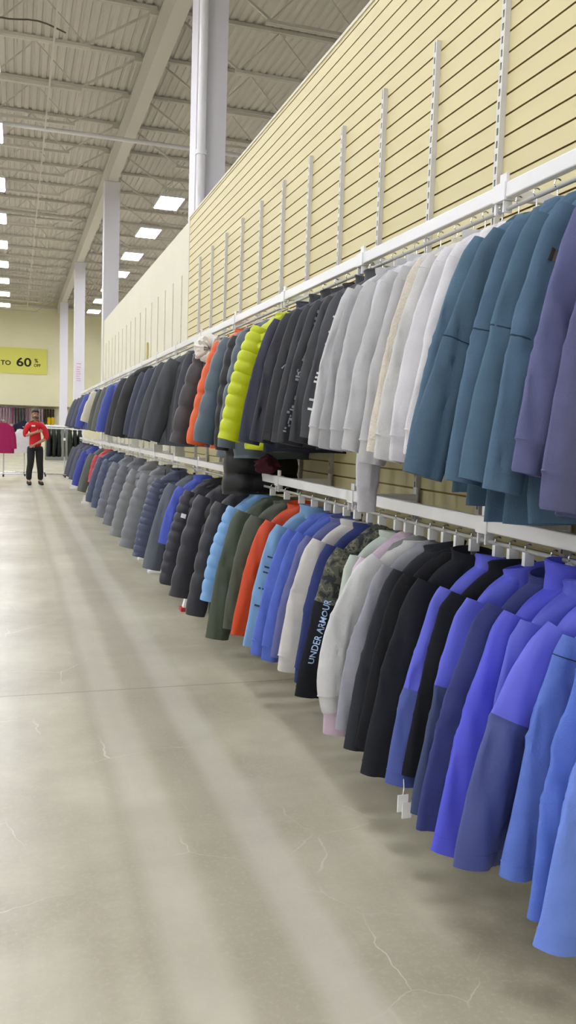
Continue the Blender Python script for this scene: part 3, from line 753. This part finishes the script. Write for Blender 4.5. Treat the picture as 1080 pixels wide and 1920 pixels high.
garment('l', 3.49, 'hoodie', '#2a2b2e', 'black hoodie with camouflage upper sleeve and pale blue lettering', hl('camouflage hoodie'), sl=.78, bl=.72, sp=.31, tone=.36, col2='#24262b', m=camo_material(), cuff=False, extra=sleeve_text('UNDER ARMOUR', .38, .80, .030, .038, '#a9c6ea'))
garment('l', 3.62, 'sweat', '#3c4880', 'navy sweatshirt between the camouflage hoodie and cream sweatshirt', hl('navy sweatshirt'), sl=.76, bl=.76, sp=.27)
garment('l', 3.78, 'sweat', '#d4d1cb', 'cream white sweatshirt with a wide cuffed sleeve, lower rail', hl('cream white sweatshirt'), sl=.755, bl=.68, sp=.30, arm=1.15)
garment('l', 3.92, 'shell', '#6a70a8', 'muted indigo jacket with a pale hem, left of the cream sweatshirt', hl('muted indigo jacket'), sl=.72, bl=.72, sp=.30)
garment('l', 4.05, 'hoodie', '#5b71c6', 'royal blue hoodie second left of the cream sweatshirt', hl('royal blue hoodie'), sl=.77, bl=.74, sp=.31)
garment('l', 4.19, 'hoodie', '#6076cc', 'royal blue hoodie beside the sky blue jacket', hl('blue hoodie by the sky blue jacket'), sl=.78, bl=.74, sp=.31)
garment('l', 4.40, 'shell', '#7ea9d2', 'sky blue jacket with black marks on its sleeve, by the orange one', hl('sky blue jacket'), sl=.78, bl=.72, sp=.31, extra=dashes(.3, .7, 10, .036, .03, '#22303c', '1011001001'))
garment('l', 4.62, 'shell', '#d4491c', 'bright orange jacket on the lower rail', hl('orange jacket'), sl=.77, bl=.76, sp=.32)
garment('l', 4.90, 'shell', '#565c4c', 'olive jacket directly left of the orange jacket', hl('olive jacket'), sl=.80, bl=.88, sp=.29, arm=1.2, th=.05)
garment('l', 5.20, 'parka', '#4f5847', 'olive hooded parka with a wide sleeve beside the light blue puffer', hl('olive hooded parka'), sl=.92, bl=.88, sp=.34, arm=1.25, th=.06)
garment('l', 5.46, 'puffer', '#7fb0e4', 'light blue puffer between olive parka and black puffers', sl=.74, bl=.76, sp=.315, puff=.07, th=.07)
garment('l', 5.85, 'coat', '#3a3b42', 'black padded coat next to the light blue puffer', sl=0.91, bl=0.912, sp=.33, puff=.13)
garment('l', 6.40, 'coat', '#3e3f47', 'black padded coat with long quilted sleeve over the red-striped foot', sl=0.89, bl=0.872, sp=.36, puff=.14, arm=1.3)
garment('l', 6.95, 'puffer', '#3b3d47', 'black puffer with a small white badge on the sleeve', sl=0.89, bl=0.892, sp=.35, puff=.075, arm=1.2, extra=patch_at(.3, .03, .04, .035, '#e8e8e8', 'white_badge'))
garment('l', 7.35, 'shell', '#4d62ca', 'royal blue jacket peeping out among the black coats', sl=.62, bl=.66, sp=.31, th=.05)
garment('l', 7.72, 'parka', '#6a717b', 'smooth slate grey coat right of the navy quilted jacket', sl=0.89, bl=0.872, sp=.37, arm=1.3)
garment('l', 8.5, 'puffer', '#5a617e', 'navy quilted jacket left of the smooth slate grey coat', sl=0.89, bl=0.892, sp=.37, puff=.06, arm=1.3)
for i, y in enumerate((9.35, 10.3)):
    garment('l', y, 'puffer', ['#8f9299', '#95979b'][i], ['grey quilted puffer beside the navy quilted jacket', 'palest grey quilted puffer on the lower rail'][i], sl=0.91, bl=0.912, sp=.40, puff=.1, arm=1.4)
for i, y in enumerate((11.3, 12.3)):
    garment('l', y, 'puffer', ['#7f828d', '#858892'][i], ['bluish grey puffer left of the palest grey one', 'farthest grey puffer, beside the dark blue jackets'][i], sl=0.89, bl=0.892, sp=.40, puff=.09, arm=1.4)
for i, y in enumerate((13.5, 14.5)):
    garment('l', y, 'puffer', ['#5a6580', '#55607e'][i], 'dark blue jacket left of the grey puffers, lower rail', group='dark blue jackets on the lower rail', sl=0.87, bl=0.872, sp=.36, puff=.12, arm=1.2)
garment('l', 15.2, 'puffer', '#cc4850', 'red jacket showing only its shoulder on the far lower rail', sl=.6, bl=.62, sp=.26)
garment('l', 16.2, 'parka', '#6e726c', 'olive grey coat beside the far blue jacket, lower rail', sl=0.83, bl=0.832, sp=.37, arm=1.3)
garment('l', 17.8, 'puffer', '#3f4dae', 'royal blue jacket near the far end of the lower rail', sl=0.83, bl=0.832, sp=.38, puff=.2, arm=1.3)
for i, y in enumerate((19.0, 20.0, 20.9)):
    garment('l', y, 'parka', ['#63667a', '#585b6c', '#60626e'][i], 'slate coat at the far end of the lower rail', group='slate coats ending the lower rail', sl=0.79, bl=0.792, sp=.36, arm=1.3, hood=False)

# ------------------------------------------------------------------ small things on and under the racks
def card(y, z0, h, label, rx=RX):
    r = empty('size_divider', (rx, y, z0), .25, label, 'rack divider')
    b = MB(); b.box(-.05, .05, -.004, .004, .0, h); b.build('panel', M_tag, r, bevel=.003)
    b = MB(); b.box(-.02, .02, -.012, .012, -.03, .0); b.build('clip', M_tag, r)
card(8.1, 1.137, .12, 'white divider card on the lower rail, nearest to the fur-hooded coat')
card(9.4, 1.137, .09, 'small white divider card on the lower rail, second from the near side')
card(11.3, 1.137, .17, 'tall white divider card on the lower rail under the black coats')
card(14.4, 1.137, .15, 'farthest white divider card on the lower rail')
def foot(x, y, label, red=False):
    r = empty('rack_foot', (x, y, 0), 0, label, 'rack foot')
    b = MB(); b.loft([[(sx*w, sy*w*.6, z) for sx, sy in ((1,1),(-1,1),(-1,-1),(1,-1))] for w, z in ((.055, .03), (.035, .12), (.028, .15))])
    b.build('stem', M_tag, r)
    b = MB(); b.box(-.075, .06, -.045, .045, 0, .03); b.build('base', mat('red_plastic', '#c2303a', .45) if red else M_tag, r, bevel=.004)
    if red: b = MB(); b.box(-.032, .032, -.024, .024, .15, .18); b.build('top_cap', mat('red_plastic', '#c2303a', .45), r)
foot(1.29, 6.4, 'white floor stand with red base and top below the black padded coats', True)
foot(1.30, 8.15, 'white floor stand below the smooth slate grey coat')
foot(1.32, 9.0, 'pale floor stand below the navy quilted jackets')
foot(1.22, 15.8, 'white floor stand below the far dark blue jackets')
foot(1.24, 19.6, 'white floor stand nearest the far end of the rack')
r = empty('wall_hook_strip', (WX+.015, 12.82, 2.40), 0, 'small yellow strip fixed on the cream wall above the black hooded coats', 'strip')
b = MB(); b.box(-.02, 0, -.05, .05, 0, .26); b.build('strip', mat('ochre_strip', '#cbbf7c', .6), r)
r = empty('garment_bundle', (1.45, 4.95, 1.145), 0, 'dark maroon garment bundle resting on the lower rail behind the yellow puffer', 'garment bundle')
b = MB(); rr = []
for k in range(9):
    t = k/8; R = []
    for i in range(18):
        a = 2*pi*i/18; q = 1+.6*noise.noise(Vector((cos(a)*3, sin(a)*3, t*4)))
        R.append((.07*cos(a)*sin(pi*(t*.8+.15))**.7*q, .07*sin(a)*sin(pi*(t*.8+.15))**.7*q, t*.12))
    rr.append(R)
b.loft(rr); b.build('cloth', fabric('#4f2230', 'knit'), r, True)

# ------------------------------------------------------------------ far wall: banner, shelf line, clothes
FW = ROOM['y1']
r = empty('sale_banner', (-.4, FW-.02, 4.2), 0, 'yellow sale banner with a black 60 % off on the far wall', 'banner')
b = MB(); b.box(-2.9, 2.07, -.02, 0, 0, 1.42); b.build('panel', mat('banner_yellow', '#e3e06a', .6), r)
M_ink = mat('banner_black', '#2a2a22', .6)
def banner_text(s, x, z, h, sx=1):
    me = text_mesh(s, 1, .02); me.materials.append(M_ink); o = bpy.data.objects.new('lettering', me); COL.objects.link(o); o.parent = r
    o.location = (x, -.024, z); o.rotation_euler = (pi/2, 0, 0); o.scale = (h/.7*sx, h/.7, 1)
    md = o.modifiers.new('solid', 'SOLIDIFY'); md.thickness = .004
banner_text('60', .42, .42, .46, 1.25); banner_text('%', 1.40, .66, .2, 1); banner_text('OFF', 1.36, .42, .16, .9); banner_text('UP TO', -.95, .45, .24, 1.1)
b = MB(); b.box(-3, 2.9, FW-.5, FW-.02, 2.42, 2.46); tag(b.build('wall_shelf', mat('shelf_dark_edge', '#8d8464', .6)), 'long thin shelf running along the far wall above the hanging tops', 'shelf')
b = MB(); b.tube([(-3, FW-.25, 2.36), (2.9, FW-.25, 2.36)], .015, 8)
for x in (-2.9, -1, 1, 2.8): b.bar((x, FW-.25, 2.36), (x, FW-.25, 2.43), .02)
tag(b.build('far_hang_rail', M_chrome, smooth=True), 'thin chrome rail under the shelf on the far wall', 'clothes rail')
LOWG = {}
def low_garment(kind, loc, rz, col, label, group, bl, sl, sp=.3, fab='knit', name=None, th=.045):
    """simple-cut copies: body, two sleeves, collar, sharing their meshes"""
    key = (kind, bl, sl, sp, col)
    if key not in LOWG:
        g = Gar(kind, bl, sl, sp, th, 1, 3+len(LOWG)*2.1, 0, 0); m = fabric(col, fab)
        LOWG[key] = [('body', g.body(bl+g.top, 8, 14).mesh('body', [m], True)), ('sleeve', g.sleeve(1, 1, 8, 10).mesh('sleeve', [m], True)),
                     ('sleeve', g.sleeve(-1, 1, 8, 10).mesh('sleeve', [m], True)), ('collar', g.collar().mesh('collar', [m], True))]
    r = empty(name or KN[kind][0], loc, rz, label, KN[kind][1], group)
    for n, me in LOWG[key]:
        o = bpy.data.objects.new(n, me); COL.objects.link(o); o.parent = r
    return r
runs = [(-1.0, -.12, '#c99db8', 'pale pink top on the far wall rail at the left edge'), (-.12, .06, '#b0469a', 'magenta top on the far wall rail beside the dark tops'),
        (.06, .62, '#4a4550', 'dark grey top on the far wall rail left of the person'), (.62, .98, '#c38aa9', 'dusty pink top on the far wall rail behind the head'),
        (1.18, 1.52, '#c9a4bc', 'lilac top on the far wall rail right of the person'), (1.52, 2.25, '#43302a', 'dark brown top on the far wall rail near the columns')]
xlast = -9
for x0, x1, c, lab in runs:
    x = max(x0+.04, xlast+.15)
    while x < x1: low_garment('sweat', (x-.1, FW-.26, 2.345), pi/2, c, lab, lab+' run', .92, .8, .26, th=.032); xlast = x; x += .15
for i, x in enumerate((1.78, 1.98)):
    r = empty('folded_shirt', (x, FW-.62, 1.45), 0, 'yellow folded shirt on display below the dark brown tops', 'shirt', 'yellow folded shirts')
    b = MB(); b.box(-.09, .09, -.03, .03, 0, .38); b.build('folded_body', fabric('#d9b520', 'knit'), r, bevel=.02)
    b = MB(); b.box(-.05, .05, -.02, .02, .38, .41); b.build('collar', fabric('#d9b520', 'knit'), r, bevel=.008)
r = empty('display_table', (1.6, 36.0, 0), 0, 'white topped display counter behind the person, by the columns', 'table')
b = MB(); b.box(-.5, .55, -.4, .4, 1.27, 1.42); b.build('counter_top', M_tag, r)
b = MB(); b.box(-.45, .5, -.35, .35, .0, 1.27); b.build('base', mat('counter_base', '#7d7f74', .6), r)

# chrome four-way racks standing on the floor left of the person
def arm_rack(x, y, label, arms, h=1.45, half=.55):
    r = empty('clothes_rack', (x, y, 0), 0, label, 'clothes rack')
    b = MB(); b.tube([(0, 0, .05), (0, 0, h)], .02, 10); b.build('post', M_chrome, r, True)
    b = MB(); b.tube([(-half, 0, .07), (half, 0, .07)], .016, 8); b.tube([(0, -half*.7, .07), (0, half*.7, .07)], .016, 8); b.build('base_frame', M_chrome, r, True)
    for sx, sy in ((-half, 0), (half, 0), (0, -half*.7), (0, half*.7)):
        b = MB(); b.tube([(sx, sy, .07), (sx, sy, .035)], .022, 10); b.tube([(sx, sy-.015, .022), (sx, sy+.015, .022)], .022, 10); b.build('caster', M_blackp, r, True)
    for dx, z in arms:
        b = MB(); b.tube([(0, 0, z-.02), (0, -.1, z-.015), (dx, -.45, z)], .012, 8); b.build('arm', M_chrome, r, True)
    return r
arm_rack(-.30, 24.0, 'chrome rack of magenta tops cut off by the left edge', ((-.04, 1.50), (.02, 1.50)))
for i in range(2):
    low_garment('sweat', (-.30-.02*i+.05*(i % 2), 23.53+.1*i, 1.488-.004*i), pi, '#b52e66', ('front magenta top on the chrome rack at the left edge', 'rear magenta top peeking out on the left edge rack')[i], 'magenta tops', .86, .74, .30)
arm_rack(.24, 24.9, 'chrome rack with white tops just left of the person', ((-.04, 1.33), (.0, 1.33)))
for i in range(2):
    low_garment('sweat', (.17+.03*(i % 2), 24.43+.12*i, 1.318-.004*i), pi, '#efedee', ('front white top on the chrome rack beside the person', 'rear white top on the chrome rack beside the person')[i], 'white tops', .70, .6, .26)
low_garment('sweat', (.20, 24.85, 1.56), pi, '#2e3048', 'navy top above the white tops beside the person', None, .30, .4, .26)
# dark coats on a rack right of the person
r = arm_rack(1.28, 24.0, 'dark rack of black and green coats right of the person', (), 1.36, .5)
b = MB(); b.tube([(-.46, 0, 1.35), (.5, 0, 1.35)], .012, 8); b.build('top_bar', M_chrome, r, True)
for i in range(6):
    c, w = (('#2f3431', 'blackish green'), ('#3b4235', 'dark olive'))[i % 2]
    low_garment('parka', (1.28+(-.42, -.29, -.16, .14, .27, .40)[i], 24.0, 1.335), pi/2, c, w+' coat on the floor rack right of the person', w+' coats on the floor rack', .78, .7, .3, th=.06)
b = MB(); b.box(-.03, .03, -.004, .004, 0, .07); o = b.build('price_card', M_tag); o.location = (1.26, 23.70, 1.0); tag(o, 'small white card hanging on the dark coats right of the person', 'price tag')

# ------------------------------------------------------------------ the person
def skin_obj(name, verts, edges, m, parent, root=0, sub=2):
    me = bpy.data.meshes.new(name); me.from_pydata([v[0] for v in verts], edges, [])
    o = bpy.data.objects.new(name, me); COL.objects.link(o); o.parent = parent; me.materials.append(m)
    md = o.modifiers.new('skin', 'SKIN'); md.use_smooth_shade = True; md.branch_smoothing = .6
    if not me.skin_vertices: bpy.context.view_layer.update()
    for i, v in enumerate(verts):
        d = me.skin_vertices[0].data[i]; rad = v[1]; d.radius = rad if isinstance(rad, tuple) else (rad, rad); d.use_root = (i == root)
    s = o.modifiers.new('sub', 'SUBSURF'); s.levels = sub; s.render_levels = sub
    return o
def chain(V, E, start, pts):
    i = start
    for p in pts: V.append(p); E.append((i, len(V)-1)); i = len(V)-1
    return i
PR = empty('person', (.44, 20.7, 0), .12, 'person in red top and black trousers standing in the aisle, forearms crossed', 'person')
M_skin = mat('skin', '#b98d76', .6); M_red = mat('red_cotton', '#cb2028', .85, bump=.2, bscale=60); M_blk = mat('black_cotton', '#1d1c20', .85); M_hair = mat('dark_hair', '#2b211c', .8)
V = [((0, 0, .95), (.125, .09))]; E = []
chest = chain(V, E, 0, [((0, .0, 1.12), (.125, .085)), ((0, .0, 1.30), (.145, .095)), ((0, .01, 1.42), (.12, .075))])
neck = chain(V, E, chest, [((0, .01, 1.49), (.052, .052)), ((0, -.005, 1.555), (.05, .055)), ((0, -.012, 1.60), (.066, .082)), ((0, -.008, 1.67), (.074, .092)), ((0, 0, 1.72), (.06, .075))])
chain(V, E, neck-2, [((0, -.112, 1.625), (.012, .012))])                                   # nose
for sx in (-1, 1): chain(V, E, neck-1, [((sx*.086, .012, 1.64), (.012, .02))])               # ears
for sx, fx in ((-1, -.135), (1, .125)):
    chain(V, E, 0, [((sx*.09, 0, .86), (.085, .088)), ((sx*.1, -.015, .5), (.055, .06)), ((fx, .012, .30), (.05, .055)), ((fx, .02, .09), (.036, .042)), ((fx*1.08, -.12, .03), (.036, .024))])
arms = {}
for nm, sh, el, wr, pa in (('a', (-.175, .01, 1.415), (-.235, -.03, 1.13), (-.03, -.17, 1.22), (.045, -.185, 1.245)), ('b', (.175, .01, 1.415), (.255, -.03, 1.08), (.0, -.19, .965), (-.075, -.205, .925))):
    k = chain(V, E, chest, [(sh, (.048, .048)), (el, (.043, .043)), (wr, (.028, .026)), (pa, (.038, .017))])
    d = (Vector(pa)-Vector(wr)).normalized(); side = Vector((-d.z, 0, d.x))
    for j, (off, ln) in enumerate(((-.028, .06), (-.01, .072), (.009, .068), (.026, .054))):
        b0 = Vector(pa)+d*.03+side*off; b1 = b0+d*ln*.5+Vector((0, -.008, 0)); b2 = b1+d*ln*.5+Vector((0, .012, 0))
        chain(V, E, k, [(tuple(b0), .0095), (tuple(b1), .009), (tuple(b2), .0075)])
    t0 = Vector(pa)-d*.015+side*(.036); t1 = t0+d*.03+side*.022
    chain(V, E, k, [(tuple(t0), .011), (tuple(t1), .009)])
skin_obj('body', V, E, M_skin, PR)
V = [((0, 0, .865), (.15, .118))]; E = []
c = chain(V, E, 0, [((0, 0, .96), (.15, .115)), ((0, 0, 1.12), (.142, .102)), ((0, 0, 1.30), (.162, .112)), ((0, .01, 1.42), (.15, .098))]); chain(V, E, c, [((0, .01, 1.47), (.10, .085)), ((0, .008, 1.505), (.064, .062))])
for sh, el, cu in (((-.18, .01, 1.41), (-.238, -.03, 1.15), (-.20, -.055, 1.135)), ((.18, .01, 1.41), (.258, -.03, 1.10), (.19, -.075, 1.06))):
    chain(V, E, c, [(sh, .094), (el, .064), (cu, .054)])
skin_obj('red_top', V, E, M_red, PR)
V = [((0, 0, .93), (.135, .1))]; E = []
for sx, fx in ((-1, -.135), (1, .125)):
    chain(V, E, 0, [((sx*.092, 0, .84), (.11, .112)), ((sx*.102, -.015, .5), (.08, .084)), ((fx, .012, .30), (.07, .074)), ((fx, .02, .1), (.064, .068))])
skin_obj('trousers', V, E, M_blk, PR)
for fx in (-.135, .125):
    b = MB(); rr = []
    for k in range(8):
        t = k/7; y = .07-t*.27; w = .045*(.75+.5*sin(pi*(.15+.8*t))); h = .085*(1-t)**.8+.035
        rr.append([(fx*(1+.08*t)+w*cos(a), y, max(.0, h*.5+h*.5*sin(a))) for a in [2*pi*i/14 for i in range(14)]])
    b.loft(rr); b.build('shoe', M_blk, PR, True)
b = MB(); rr = []
for k in range(9):
    ph = -.25+(pi/2+.25)*k/8; rr.append([((.084*cos(ph))*cos(a), .006+.102*cos(ph)*sin(a), (1.675+.08*sin(ph)) if sin(a) > -.35 else (1.70+.055*max(0, sin(ph)))) for a in [2*pi*i/20 for i in range(20)]])
b.loft(rr); b.build('hair', M_hair, PR, True)
b = MB(); rr = []
for k in range(7):
    a = -pi*.95+pi*.9*k/6; w = .5+.5*sin(pi*k/6)
    rr.append([((.07+q)*cos(a), -.012+(.088+q)*sin(a), z) for q, z in ((-.012, 1.585), (.002, 1.585), (.004, 1.565), (-.002, 1.548-.01*w), (-.02, 1.555))])
b.loft(rr); b.build('beard', mat('brown_beard', '#5f4636', .85), PR, True)
for sx in (-1, 1):
    b = MB(); b.tube([(sx*.03-.012, -.098, 1.652), (sx*.03+.012, -.098, 1.652)], .006, 8); b.build('eye', M_blk, PR, True)
b = MB(); b.tube([(-.022, -.1, 1.585), (.022, -.1, 1.585)], .005, 6); b.build('mouth', mat('lips', '#8d5a50', .6), PR, True)
b = MB(); b.box(-.1, -.02, -.128, -.112, 1.355, 1.39); b.build('name_badge', M_tag, PR)
